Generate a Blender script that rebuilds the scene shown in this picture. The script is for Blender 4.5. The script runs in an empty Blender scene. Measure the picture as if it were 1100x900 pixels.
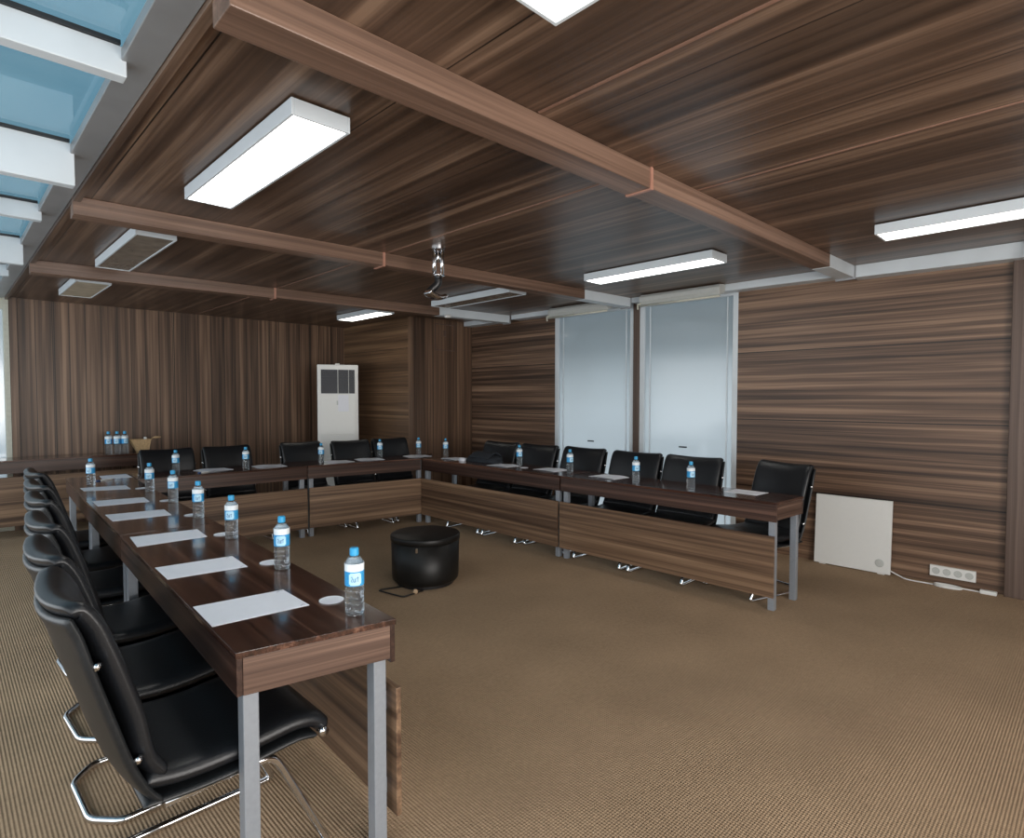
import bpy, bmesh, math, random
from mathutils import Vector, Matrix
random.seed(7)
SC = bpy.context.scene
COL = SC.collection
PI = math.pi

# ------------------------------------------------------------------ materials
def new_mat(name):
    m = bpy.data.materials.new(name); m.use_nodes = True
    nt = m.node_tree; nt.nodes.clear()
    out = nt.nodes.new('ShaderNodeOutputMaterial')
    return m, nt, out

def plain(name, col, rough=.5, metal=0., spec=.5, coat=0., noise=.06, nscale=30., bump=0., emit=None, estr=0.):
    m, nt, out = new_mat(name)
    b = nt.nodes.new('ShaderNodeBsdfPrincipled')
    tc = nt.nodes.new('ShaderNodeTexCoord')
    n = nt.nodes.new('ShaderNodeTexNoise'); n.inputs['Scale'].default_value = nscale; n.inputs['Detail'].default_value = 3
    nt.links.new(tc.outputs['Object'], n.inputs['Vector'])
    r = nt.nodes.new('ShaderNodeValToRGB')
    r.color_ramp.elements[0].position = .3; r.color_ramp.elements[1].position = .7
    r.color_ramp.elements[0].color = tuple(c * (1 - noise) for c in col) + (1,)
    r.color_ramp.elements[1].color = tuple(min(1, c * (1 + noise)) for c in col) + (1,)
    nt.links.new(n.outputs['Fac'], r.inputs['Fac'])
    nt.links.new(r.outputs['Color'], b.inputs['Base Color'])
    b.inputs['Roughness'].default_value = rough; b.inputs['Metallic'].default_value = metal
    b.inputs['Specular IOR Level'].default_value = spec; b.inputs['Coat Weight'].default_value = coat
    b.inputs['Coat Roughness'].default_value = .1
    if emit:
        b.inputs['Emission Color'].default_value = emit + (1,); b.inputs['Emission Strength'].default_value = estr
    if bump:
        bp = nt.nodes.new('ShaderNodeBump'); bp.inputs['Strength'].default_value = bump; bp.inputs['Distance'].default_value = .002
        nt.links.new(n.outputs['Fac'], bp.inputs['Height']); nt.links.new(bp.outputs['Normal'], b.inputs['Normal'])
    nt.links.new(b.outputs[0], out.inputs[0])
    return m

WANDER = .012
def wood(name, grain, dark, mid, light, rough=.38, seed=0., wide=7., contrast=1., grooves=None, coat=0., spec=.5, vary=False):
    """striped laminate; grain = axis index the stripes run along; grooves = (axis, pitch, offset, halfwidth)"""
    m, nt, out = new_mat(name)
    N = nt.nodes.new; L = nt.links.new
    b = N('ShaderNodeBsdfPrincipled')
    tc = N('ShaderNodeTexCoord'); sp = N('ShaderNodeSeparateXYZ'); L(tc.outputs['Object'], sp.inputs[0])
    # a slow sideways wander of the stripes
    wn = N('ShaderNodeTexNoise'); wn.inputs['Scale'].default_value = 1.1; wn.inputs['Detail'].default_value = 1
    L(tc.outputs['Object'], wn.inputs['Vector'])
    oi = N('ShaderNodeObjectInfo'); om = N('ShaderNodeMath'); om.operation = 'MULTIPLY'; om.inputs[1].default_value = 23. if vary else 0.; L(oi.outputs['Random'], om.inputs[0])
    def layer(across, along, detail, off):
        cb = N('ShaderNodeCombineXYZ')
        for i in range(3):
            mu = N('ShaderNodeMath'); mu.operation = 'MULTIPLY_ADD'
            L(sp.outputs[i], mu.inputs[0])
            mu.inputs[1].default_value = along if i == grain else across
            mu.inputs[2].default_value = seed + off
            if i != grain:
                m2 = N('ShaderNodeMath'); m2.operation = 'MULTIPLY_ADD'
                L(wn.outputs['Fac'], m2.inputs[0]); m2.inputs[1].default_value = across * WANDER; L(mu.outputs[0], m2.inputs[2])
                L(m2.outputs[0], cb.inputs[i])
            else:
                ad = N('ShaderNodeMath'); ad.operation = 'ADD'; L(mu.outputs[0], ad.inputs[0]); L(om.outputs[0], ad.inputs[1]); L(ad.outputs[0], cb.inputs[i])
        n = N('ShaderNodeTexNoise'); n.inputs['Scale'].default_value = 1; n.inputs['Detail'].default_value = detail
        n.inputs['Roughness'].default_value = .6
        L(cb.outputs[0], n.inputs['Vector'])
        return n.outputs['Fac']
    a = layer(wide, .18, 2, 1.3); c = layer(wide * 3.4, .32, 3, 7.7); d = layer(wide * 12, .9, 2, 3.1)
    def mad(x, k, y=None, c0=0.):
        q = N('ShaderNodeMath'); q.operation = 'MULTIPLY_ADD'; L(x, q.inputs[0]); q.inputs[1].default_value = k
        if y is None: q.inputs[2].default_value = c0
        else: L(y, q.inputs[2])
        return q.outputs[0]
    s = mad(d, .16, mad(c, .50, mad(a, .34)))
    s = mad(s, 1.0 * contrast, None, .5 * (1 - contrast))
    r = N('ShaderNodeValToRGB'); cr = r.color_ramp
    cr.elements[0].position = .36; cr.elements[0].color = dark + (1,)
    cr.elements[1].position = .66; cr.elements[1].color = light + (1,)
    e = cr.elements.new(.47); e.color = tuple(.45 * p + .55 * q for p, q in zip(dark, mid)) + (1,)
    e = cr.elements.new(.53); e.color = mid + (1,)
    L(s, r.inputs['Fac'])
    col = r.outputs['Color']; h = s
    if grooves:
        for ax, pitch, off, hw in grooves:
            q = N('ShaderNodeMath'); q.operation = 'MULTIPLY_ADD'; L(sp.outputs[ax], q.inputs[0]); q.inputs[1].default_value = 1 / pitch; q.inputs[2].default_value = -off / pitch + .5 + 100
            fr = N('ShaderNodeMath'); fr.operation = 'FRACT'; L(q.outputs[0], fr.inputs[0])
            su = N('ShaderNodeMath'); su.operation = 'SUBTRACT'; L(fr.outputs[0], su.inputs[0]); su.inputs[1].default_value = .5
            ab = N('ShaderNodeMath'); ab.operation = 'ABSOLUTE'; L(su.outputs[0], ab.inputs[0])
            gt = N('ShaderNodeMath'); gt.operation = 'LESS_THAN'; L(ab.outputs[0], gt.inputs[0]); gt.inputs[1].default_value = hw / pitch
            mx = N('ShaderNodeMix'); mx.data_type = 'RGBA'; L(gt.outputs[0], mx.inputs[0]); L(col, mx.inputs[6]); mx.inputs[7].default_value = tuple(.35 * p for p in dark) + (1,)
            col = mx.outputs[2]
    L(col, b.inputs['Base Color'])
    b.inputs['Roughness'].default_value = rough; b.inputs['Specular IOR Level'].default_value = spec
    b.inputs['Coat Weight'].default_value = coat; b.inputs['Coat Roughness'].default_value = .08
    bp = N('ShaderNodeBump'); bp.inputs['Strength'].default_value = .12; bp.inputs['Distance'].default_value = .002
    L(d, bp.inputs['Height']); L(bp.outputs['Normal'], b.inputs['Normal'])
    L(b.outputs[0], out.inputs[0])
    return m

WD = (.036, .019, .011); WM = (.150, .088, .055); WL = (.300, .190, .122)
def woodset(g, seed=0., **k): return wood('walnut_laminate', g, WD, WM, WL, seed=seed, **k)
m_wall_right = woodset(1, 1.0, wide=7.5, grooves=[(2, .64, .61, .005)], rough=.42, contrast=1.45)
m_wall_far = woodset(2, 4.0, wide=6., grooves=[(0, .61, .98, .005), (0, .1525, .05, .0035)], rough=.45, contrast=1.2)
m_wall_recess = wood('warm_walnut_laminate', 1, (.05, .026, .013), (.14, .08, .042), (.27, .165, .09), seed=9., wide=7., grooves=[(2, .305, .0, .003)], rough=.45)
m_wall_column = woodset(2, 13.0, wide=7., grooves=[(0, .14, .02, .003)], rough=.45)
m_ceiling = wood('walnut_ceiling_laminate', 1, (.038, .022, .014), (.112, .068, .045), (.27, .178, .120), seed=21., wide=4.5, grooves=[(0, .61, .03, .003)], rough=.33, contrast=1.25)
m_beam = wood('reddish_walnut_laminate', 0, (.085, .050, .035), (.195, .120, .085), (.32, .205, .150), seed=31., wide=8., rough=.35, vary=True)
m_trim_v = wood('brown_trim_laminate', 2, (.07, .042, .03), (.12, .08, .062), (.17, .12, .095), seed=33., wide=14., rough=.45)
m_joint = plain('brown_joint_strip', (.24, .135, .095), .4, noise=.08)
m_copper = plain('copper_edge_strip', (.42, .215, .155), .35, noise=.08)
TD = (.014, .0055, .004); TM = (.062, .026, .017); TL = (.165, .083, .054)
m_top_y = wood('dark_wenge_top', 1, TD, TM, TL, seed=41., wide=12., rough=.20, spec=.45, contrast=1.35)
m_top_x = wood('dark_wenge_top', 0, TD, TM, TL, seed=47., wide=12., rough=.20, spec=.5, contrast=1.15, coat=.5, vary=True)
m_edge_y = wood('wenge_edge_band', 1, TD, (.055, .028, .02), (.14, .08, .055), seed=51., wide=10., rough=.33)
m_edge_x = wood('wenge_edge_band', 0, (.03, .014, .010), (.10, .057, .040), (.24, .150, .108), seed=57., wide=20., rough=.35, vary=True)
m_panel_y = wood('walnut_modesty_laminate', 1, (.058, .031, .018), (.170, .102, .060), (.29, .185, .112), seed=61., wide=8., rough=.42, contrast=1.3)
m_panel_x = wood('walnut_modesty_laminate', 0, (.058, .031, .018), (.170, .102, .060), (.29, .185, .112), seed=67., wide=8., rough=.42, contrast=1.3, vary=True)
m_steel = plain('grey_painted_steel', (.30, .33, .37), .35, .35, noise=.04, nscale=60)
m_white_steel = plain('white_painted_steel', (.62, .68, .72), .45, noise=.05, nscale=4)
m_white_plastic = plain('white_plastic', (.74, .75, .73), .4, noise=.008)
m_grey_plastic = plain('pale_grey_plastic', (.5, .52, .5), .45, noise=.03)
m_cream = plain('cream_fabric', (.55, .55, .47), .8, noise=.06)
m_chrome = plain('chrome', (.72, .73, .75), .09, 1., noise=.02)
m_leather = plain('black_leather', (.009, .010, .012), .36, spec=.42, noise=.25, nscale=160, bump=.25)
m_leather_shell = plain('black_leather_shell', (.010, .0115, .013), .40, spec=.4, noise=.25, nscale=90, bump=.2)
m_black = plain('black_plastic', (.012, .012, .013), .35, noise=.1)
m_drum = plain('black_gloss_vinyl', (.007, .0068, .0065), .42, spec=.3, noise=.15)
m_dark_glass = plain('dark_louvre', (.008, .012, .022), .5, noise=.2, nscale=80)
m_paper = plain('white_paper', (.78, .80, .86), .6, noise=.01)
m_ink = plain('grey_ink', (.25, .27, .32), .6)
m_cork = plain('cork_ball', (.42, .30, .19), .7, noise=.2, nscale=60)
m_cap = plain('blue_cap', (.03, .33, .62), .35, noise=.04)
m_lab_blue = plain('blue_label', (.035, .32, .66), .4, noise=.15, nscale=120)
m_lab_white = plain('white_label', (.80, .86, .90), .4, noise=.05, nscale=60)
m_lab_ink = plain('navy_label_ink', (.03, .10, .28), .4)
m_lab_pale = plain('pale_blue_label', (.45, .74, .92), .4)
m_basket = plain('pale_wicker', (.50, .34, .18), .7, noise=.3, nscale=90, bump=.4)
m_jacket = plain('dark_blue_cloth', (.012, .016, .022), .8, noise=.3, nscale=60, bump=.4)
m_dust = plain('frosted_unlit_diffuser', (.50, .44, .33), .35, noise=.18, nscale=9, spec=.5)
m_dust_grey = plain('grey_unlit_diffuser', (.20, .175, .145), .22, noise=.2, nscale=9, spec=.6)
m_seal = plain('black_rubber_seal', (.012, .014, .016), .5)
m_gasket = plain('grey_aluminium', (.30, .31, .32), .4, .3, noise=.05, nscale=8)
m_paving = plain('pale_exterior_paving', (.78, .79, .80), .8, noise=.06, nscale=2)
m_paint = plain('white_exterior_paint', (.86, .88, .90), .7, noise=.03)
m_backdrop = plain('grey_green_exterior', (.22, .25, .22), .9, noise=.3, nscale=2)
m_outer = plain('exterior_render', (.45, .45, .44), .8)

def emitter(name, col, s):
    m, nt, out = new_mat(name)
    e = nt.nodes.new('ShaderNodeEmission'); e.inputs[1].default_value = s
    tc = nt.nodes.new('ShaderNodeTexCoord'); n = nt.nodes.new('ShaderNodeTexNoise'); n.inputs['Scale'].default_value = 6
    nt.links.new(tc.outputs['Object'], n.inputs['Vector'])
    r = nt.nodes.new('ShaderNodeValToRGB'); r.color_ramp.elements[0].position = .25; r.color_ramp.elements[1].position = .5
    r.color_ramp.elements[0].color = tuple(c * .82 for c in col) + (1,); r.color_ramp.elements[1].color = col + (1,)
    nt.links.new(n.outputs['Fac'], r.inputs['Fac']); nt.links.new(r.outputs['Color'], e.inputs[0])
    nt.links.new(e.outputs[0], out.inputs[0])
    return m
m_lit = emitter('lit_diffuser', (1., .985, .93), 7.)
m_lit_soft = emitter('lit_diffuser_soft', (1., .97, .88), 4.5)

def film_glass(name, col, transp, trcol):
    m, nt, out = new_mat(name); N = nt.nodes.new; L = nt.links.new
    tr = N('ShaderNodeBsdfTranslucent'); tr.inputs[0].default_value = col + (1,)
    df = N('ShaderNodeBsdfDiffuse'); df.inputs[0].default_value = tuple(.5 * c for c in col) + (1,)
    tp = N('ShaderNodeBsdfTransparent'); tp.inputs[0].default_value = trcol + (1,)
    gl = N('ShaderNodeBsdfGlossy'); gl.inputs['Roughness'].default_value = .12
    a = N('ShaderNodeMixShader'); a.inputs[0].default_value = .25; L(tr.outputs[0], a.inputs[1]); L(df.outputs[0], a.inputs[2])
    b = N('ShaderNodeMixShader'); b.inputs[0].default_value = transp; L(a.outputs[0], b.inputs[1]); L(tp.outputs[0], b.inputs[2])
    c = N('ShaderNodeMixShader'); c.inputs[0].default_value = .07; L(b.outputs[0], c.inputs[1]); L(gl.outputs[0], c.inputs[2])
    L(c.outputs[0], out.inputs[0]); return m
m_film = film_glass('frosted_window_film', (.80, .86, .89), .22, (.88, .93, .96))

def tint_glass(name, tcol, gloss=.14, rough=.03):
    m, nt, out = new_mat(name); N = nt.nodes.new; L = nt.links.new
    tp = N('ShaderNodeBsdfTransparent'); tp.inputs[0].default_value = tcol + (1,)
    gl = N('ShaderNodeBsdfGlossy'); gl.inputs['Roughness'].default_value = rough
    lw = N('ShaderNodeLayerWeight'); lw.inputs[0].default_value = .5
    pw = N('ShaderNodeMath'); pw.operation = 'POWER'; pw.inputs[1].default_value = 5; L(lw.outputs['Facing'], pw.inputs[0])
    ad = N('ShaderNodeMath'); ad.operation = 'MULTIPLY_ADD'; ad.inputs[1].default_value = .5; ad.inputs[2].default_value = gloss; ad.use_clamp = True; L(pw.outputs[0], ad.inputs[0])
    c = N('ShaderNodeMixShader'); L(ad.outputs[0], c.inputs[0]); L(tp.outputs[0], c.inputs[1]); L(gl.outputs[0], c.inputs[2])
    L(c.outputs[0], out.inputs[0]); return m
m_skyglass = tint_glass('blue_tinted_roof_glass', (.44, .60, .66), .07)
m_clearglass = tint_glass('clear_glass', (.93, .97, .97), .0)

def water_mat():
    m, nt, out = new_mat('clear_water_bottle'); N = nt.nodes.new; L = nt.links.new
    g = N('ShaderNodeBsdfGlass'); g.inputs['IOR'].default_value = 1.33; g.inputs['Roughness'].default_value = .02
    g.inputs[0].default_value = (.93, .96, .98, 1)
    tp = N('ShaderNodeBsdfTransparent'); tp.inputs[0].default_value = (.86, .9, .92, 1)
    df = N('ShaderNodeBsdfPrincipled'); df.inputs['Base Color'].default_value = (.6, .66, .7, 1); df.inputs['Roughness'].default_value = .1
    a = N('ShaderNodeMixShader'); a.inputs[0].default_value = .30; L(g.outputs[0], a.inputs[1]); L(tp.outputs[0], a.inputs[2])
    b = N('ShaderNodeMixShader'); b.inputs[0].default_value = .05; L(a.outputs[0], b.inputs[1]); L(df.outputs[0], b.inputs[2])
    L(b.outputs[0], out.inputs[0]); return m
m_water = water_mat()

def carpet_mat():
    m, nt, out = new_mat('ribbed_tan_carpet'); N = nt.nodes.new; L = nt.links.new
    b = N('ShaderNodeBsdfPrincipled'); b.inputs['Roughness'].default_value = .95; b.inputs['Specular IOR Level'].default_value = .1
    tc = N('ShaderNodeTexCoord')
    rot = N('ShaderNodeMapping'); rot.inputs['Rotation'].default_value = (0, 0, 0); L(tc.outputs['Object'], rot.inputs[0])
    sp = N('ShaderNodeSeparateXYZ'); L(rot.outputs[0], sp.inputs[0])
    def sine(ax, pitch, dist=None):
        q = N('ShaderNodeMath'); q.operation = 'MULTIPLY'; L(sp.outputs[ax], q.inputs[0]); q.inputs[1].default_value = 2 * PI / pitch
        s = N('ShaderNodeMath'); s.operation = 'SINE'; L(q.outputs[0], s.inputs[0]); return s.outputs[0]
    sx = sine(0, .0125); sy = sine(1, .011)
    mu = N('ShaderNodeMath'); mu.operation = 'MULTIPLY_ADD'; L(sy, mu.inputs[0]); mu.inputs[1].default_value = .55; L(sx, mu.inputs[2])
    n = N('ShaderNodeTexNoise'); n.inputs['Scale'].default_value = 260; n.inputs['Detail'].default_value = 2; L(tc.outputs['Object'], n.inputs['Vector'])
    n2 = N('ShaderNodeTexNoise'); n2.inputs['Scale'].default_value = 1.6; n2.inputs['Detail'].default_value = 4; L(tc.outputs['Object'], n2.inputs['Vector'])
    n3 = N('ShaderNodeTexNoise'); n3.inputs['Scale'].default_value = 45; n3.inputs['Detail'].default_value = 3; L(tc.outputs['Object'], n3.inputs['Vector'])
    h = N('ShaderNodeMath'); h.operation = 'MULTIPLY_ADD'; L(n.outputs['Fac'], h.inputs[0]); h.inputs[1].default_value = 1.2; L(mu.outputs[0], h.inputs[2])
    r = N('ShaderNodeMapRange'); L(h.outputs[0], r.inputs[0]); r.inputs[1].default_value = -1.3; r.inputs[2].default_value = 2.2; r.inputs[3].default_value = .84; r.inputs[4].default_value = 1.14
    r2 = N('ShaderNodeMapRange'); L(n2.outputs['Fac'], r2.inputs[0]); r2.inputs[1].default_value = .3; r2.inputs[2].default_value = .7; r2.inputs[3].default_value = .88; r2.inputs[4].default_value = 1.1
    r3 = N('ShaderNodeMapRange'); L(n3.outputs['Fac'], r3.inputs[0]); r3.inputs[1].default_value = .3; r3.inputs[2].default_value = .7; r3.inputs[3].default_value = .92; r3.inputs[4].default_value = 1.08
    p = N('ShaderNodeMath'); p.operation = 'MULTIPLY'; L(r.outputs[0], p.inputs[0]); L(r2.outputs[0], p.inputs[1])
    p2 = N('ShaderNodeMath'); p2.operation = 'MULTIPLY'; L(p.outputs[0], p2.inputs[0]); L(r3.outputs[0], p2.inputs[1])
    vm = N('ShaderNodeVectorMath'); vm.operation = 'SCALE'; vm.inputs[0].default_value = CARPET; L(p2.outputs[0], vm.inputs['Scale'])
    L(vm.outputs[0], b.inputs['Base Color'])
    bp = N('ShaderNodeBump'); bp.inputs['Strength'].default_value = .55; bp.inputs['Distance'].default_value = .003
    L(h.outputs[0], bp.inputs['Height']); L(bp.outputs['Normal'], b.inputs['Normal'])
    L(b.outputs[0], out.inputs[0]); return m
CARPET = (.355, .250, .160)
m_carpet = carpet_mat()

# ------------------------------------------------------------------ mesh helpers
def BM(): return bmesh.new()
def link(name, bm, mat, parent=None, bevel=0., smooth=False, seg=2):
    me = bpy.data.meshes.new(name); bmesh.ops.recalc_face_normals(bm, faces=bm.faces); bm.to_mesh(me); bm.free()
    for mt in (mat if isinstance(mat, (list, tuple)) else [mat]): me.materials.append(mt)
    if smooth:
        for p in me.polygons: p.use_smooth = True
    o = bpy.data.objects.new(name, me); COL.objects.link(o)
    if parent: o.parent = parent
    if bevel:
        md = o.modifiers.new('bevel', 'BEVEL'); md.width = bevel; md.segments = seg; md.limit_method = 'ANGLE'; md.angle_limit = math.radians(40)
    return o
def box(bm, x0, x1, y0, y1, z0, z1, mi=0):
    return hexa(bm, [(x0, y0), (x1, y0), (x1, y1), (x0, y1)], z0, z1, mi)
def hexa(bm, q, z0, z1, mi=0):
    n = len(q); zz0 = z0 if isinstance(z0, (list, tuple)) else [z0] * n; zz1 = z1 if isinstance(z1, (list, tuple)) else [z1] * n
    lo = [bm.verts.new((p[0], p[1], zz0[i])) for i, p in enumerate(q)]; hi = [bm.verts.new((p[0], p[1], zz1[i])) for i, p in enumerate(q)]
    fs = [bm.faces.new(lo[::-1]), bm.faces.new(hi)]
    for i in range(n): fs.append(bm.faces.new((lo[i], lo[(i + 1) % n], hi[(i + 1) % n], hi[i])))
    for f in fs: f.material_index = mi
    return fs
def bar(bm, a, b, w, z0, z1, mi=0):
    """a flat-sided bar on plan from a to b with width w"""
    a = Vector(a[:2]); b = Vector(b[:2]); d = (b - a).normalized(); n = Vector((-d.y, d.x)) * w / 2
    return hexa(bm, [a - n, b - n, b + n, a + n], z0, z1, mi)
def board(name, a, b, w, z0, z1, mat, parent=None, bevel=0., z=0.):
    """a board from a to b on plan, its mesh lying along its own x axis so the grain follows it"""
    a = Vector(a[:2]); b = Vector(b[:2]); L_ = (b - a).length; c = (a + b) / 2; zc = (z0 + z1) / 2
    bm = BM(); box(bm, -L_ / 2, L_ / 2, -w / 2, w / 2, z0 - zc, z1 - zc)
    o = link(name, bm, mat, parent, bevel=bevel); o.location = (c.x, c.y, zc); o.rotation_euler = (0, 0, math.atan2(b.y - a.y, b.x - a.x)); return o
def tube(bm, pts, r, seg=10, closed=False):
    P = [Vector(p) for p in pts]; n = len(P); rings = []
    up = None
    for i in range(n):
        if closed: t = (P[(i + 1) % n] - P[i - 1]).normalized()
        else: t = (P[min(i + 1, n - 1)] - P[max(i - 1, 0)]).normalized()
        if up is None:
            up = Vector((0, 0, 1)) if abs(t.z) < .9 else Vector((1, 0, 0))
        s = t.cross(up).normalized(); up = s.cross(t).normalized()
        rr = r[i] if isinstance(r, (list, tuple)) else r
        rings.append([bm.verts.new(P[i] + s * rr * math.cos(2 * PI * k / seg) + up * rr * math.sin(2 * PI * k / seg)) for k in range(seg)])
    m = n if closed else n - 1
    for i in range(m):
        A, B = rings[i], rings[(i + 1) % n]
        for k in range(seg): bm.faces.new((A[k], A[(k + 1) % seg], B[(k + 1) % seg], B[k]))
    if not closed:
        bm.faces.new(rings[0][::-1]); bm.faces.new(rings[-1])
def rounded(pts, rad, n=5, closed=False):
    P = [Vector(p) for p in pts]; out = []; N = len(P)
    for i, p in enumerate(P):
        if not closed and i in (0, N - 1): out.append(p); continue
        a, b = P[i - 1], P[(i + 1) % N]
        d1 = min(rad, (a - p).length * .45); d2 = min(rad, (b - p).length * .45)
        s = p + (a - p).normalized() * d1; e = p + (b - p).normalized() * d2
        for k in range(n + 1):
            t = k / n; out.append((1 - t) ** 2 * s + 2 * t * (1 - t) * p + t * t * e)
    return out
def lathe(bm, prof, seg=24, c=(0, 0, 0), sx=1, sy=1):
    rings = []
    for r, z in prof:
        if r < 1e-6: rings.append([bm.verts.new((c[0], c[1], c[2] + z))])
        else: rings.append([bm.verts.new((c[0] + sx * r * math.cos(2 * PI * k / seg), c[1] + sy * r * math.sin(2 * PI * k / seg), c[2] + z)) for k in range(seg)])
    for A, B in zip(rings, rings[1:]):
        for k in range(seg):
            k2 = (k + 1) % seg
            if len(A) == 1 and len(B) == 1: continue
            if len(A) == 1: bm.faces.new((A[0], B[k], B[k2]))
            elif len(B) == 1: bm.faces.new((A[k], A[k2], B[0]))
            else: bm.faces.new((A[k], A[k2], B[k2], B[k]))
def spline(pts, n=6):
    P = [Vector(p) for p in pts]; out = []
    for i in range(len(P) - 1):
        p0 = P[max(i - 1, 0)]; p1 = P[i]; p2 = P[i + 1]; p3 = P[min(i + 2, len(P) - 1)]
        for k in range(n):
            t = k / n
            out.append(.5 * ((2 * p1) + (p2 - p0) * t + (2 * p0 - 5 * p1 + 4 * p2 - p3) * t * t + (3 * p1 - p0 - 3 * p2 + p3) * t ** 3))
    out.append(P[-1]); return out
def slab(bm, line, th, half, dish=0., edge=.025, top_round=0., rise=0.):
    """padded slab: centre line in (x,z), half thickness th, extruded across y; dish pushes the sides forward (+normal)"""
    L = spline([Vector((p[0], p[1])) for p in line], 5); n = len(L)
    nor = []
    for i in range(n):
        t = (L[min(i + 1, n - 1)] - L[max(i - 1, 0)]).normalized(); nor.append(Vector((t.y, -t.x)))
    ys = [-1, -.985, -.955, -.9, -.75, -.5, -.25, 0, .25, .5, .75, .9, .955, .985, 1]
    rings = []
    for u in ys:
        e = (1 - abs(u)) * half / edge; k = 1. if e >= 1 else math.sqrt(max(0, 1 - (1 - e) ** 2))
        k = max(k, .05); ring = []
        for sgn in (1, -1):
            idx = range(n) if sgn == 1 else range(n - 1, -1, -1)
            for i in idx:
                tt = th * k * (1 if 0 < i < n - 1 else .55)
                f_ = i / (n - 1)
                p = L[i] + nor[i] * (sgn * tt) + Vector((dish * u * u, rise * u * u * max(0, (f_ - .6) / .4)))
                yy = half * u
                if top_round:
                    f = i / (n - 1)
                    if f > .7: yy *= 1 - top_round * ((f - .7) / .3) ** 2
                ring.append(bm.verts.new((p.x, yy, p.y)))
        rings.append(ring)
    m = len(rings[0])
    for A, B in zip(rings, rings[1:]):
        for k in range(m): bm.faces.new((A[k], A[(k + 1) % m], B[(k + 1) % m], B[k]))
    bm.faces.new(rings[0][::-1]); bm.faces.new(rings[-1])

def tag(o, label, cat, group=None, kind=None):
    o['label'] = label; o['category'] = cat
    if group: o['group'] = group
    if kind: o['kind'] = kind
    return o
def thing(name, loc, label, cat, group=None, rz=0.):
    o = bpy.data.objects.new(name, None); COL.objects.link(o); o.location = loc; o.rotation_euler = (0, 0, rz)
    o.empty_display_size = .1
    return tag(o, label, cat, group)
def struct(name, bm, mat, label=None, parent=None, **k):
    o = link(name, bm, mat, parent, **k)
    if not parent: o['kind'] = 'structure'
    if label: o['label'] = label
    return o
def copy_tree(o, parent=None):
    c = o.copy(); COL.objects.link(c); c.parent = parent
    for ch in list(o.children): copy_tree(ch, c)
    return c
def copy_at(proto, loc, rz, label, group=None, rx=0.):
    c = copy_tree(proto); c.location = loc; c.rotation_euler = (rx, 0, rz); c['label'] = label
    if group: c['group'] = group
    return c

# ------------------------------------------------------------------ room shell
XL, XE, XR = -1.7, .57, 5.62          # glazed side, edge of timber ceiling, right wall
YN, YF, YC, XC = -2.6, 8.45, 6.6, 4.58
ZC = 2.55
bm = BM(); box(bm, XL, XR + .1, YN, YF + .1, -.12, 0); struct('floor', bm, m_carpet, 'tan ribbed carpet floor')
# ceiling (flat boarded soffit with longitudinal joints)
bm = BM(); box(bm, XE, XR + .1, YN, YF + .1, ZC, ZC + .10); struct('ceiling', bm, m_ceiling, 'brown striped laminate ceiling')
# right wall with two openings
bm = BM()
box(bm, XR, XR + .1, YN, 2.60, 0, ZC); box(bm, XR, XR + .1, 4.98, YC + .1, 0, ZC)
box(bm, XR, XR + .1, 2.60, 4.98, 2.52, ZC)
struct('wall_right', bm, m_wall_right, 'wall of horizontal striped brown laminate boards')
bm = BM(); box(bm, XR - .015, XR + .1, 3.725, 3.80, 0, 2.52); struct('trim_1', bm, m_trim_v, 'brown post between the two frosted windows', bevel=.003)
bm = BM(); box(bm, XR - .055, XR + .02, .425, .545, 0, 2.47); struct('trim_2', bm, m_trim_v, 'brown corner post at the right end of the laminate wall', bevel=.004)
bm = BM(); box(bm, XR - .02, XR, -.5, .42, .55, 2.45); box(bm, XR - .03, XR + .0, .385, .425, .0, 2.45); struct('door_1', bm, m_white_steel, 'white door frame past the corner post', bevel=.003)
# far walls
bm = BM(); box(bm, .66, XC + .1, YF, YF + .1, 0, ZC); box(bm, XE + .02, .655, YF - .03, YF + .1, 0, ZC)
struct('wall_far', bm, m_wall_far, 'far wall of vertical striped brown boards')
bm = BM(); box(bm, XC, XC + .1, YC + .1, YF, 0, ZC); struct('wall_recess', bm, m_wall_recess, 'side of the recess in warm horizontal boards')
bm = BM(); box(bm, XC, XR, YC, YC + .1, 0, ZC)
struct('wall_column', bm, m_wall_column, 'boxed column of vertical brown boards in the corner')
bm = BM()
for a in ((4.95, 5.30, 2.475, 2.487), (4.95, 5.30, 2.118, 2.13), (4.95, 4.962, 2.13, 2.475), (5.288, 5.30, 2.13, 2.475)): box(bm, a[0], a[1], YC - .008, YC, a[2], a[3])
box(bm, 5.10, 5.14, YC - .012, YC, 2.32, 2.40)
struct('trim_3', bm, m_trim_v, 'square access hatch frame on the corner column')
# wall behind the camera with a wide opening added as a light source, and the glazed left side
bm = BM(); box(bm, XL, -1.0, YN - .1, YN, 0, ZC + .1); box(bm, 2.75, XR + .1, YN - .1, YN, 0, ZC + .1); box(bm, -1.0, 2.75, YN - .1, YN, 2.35, ZC + .1); box(bm, -1.0, 2.75, YN - .1, YN, 0, .35)
struct('wall_near', bm, m_wall_far, 'wall behind the viewer')
bm = BM()
for x in (-1.0, .85, 2.7): box(bm, x, x + .05, YN - .07, YN - .02, .35, 2.35)
box(bm, -1.0, 2.75, YN - .07, YN - .02, .35, .40); box(bm, -1.0, 2.75, YN - .07, YN - .02, 2.30, 2.35)
struct('window_4', bm, m_white_steel)  # unseen window frame, added behind the camera to let light in
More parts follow.
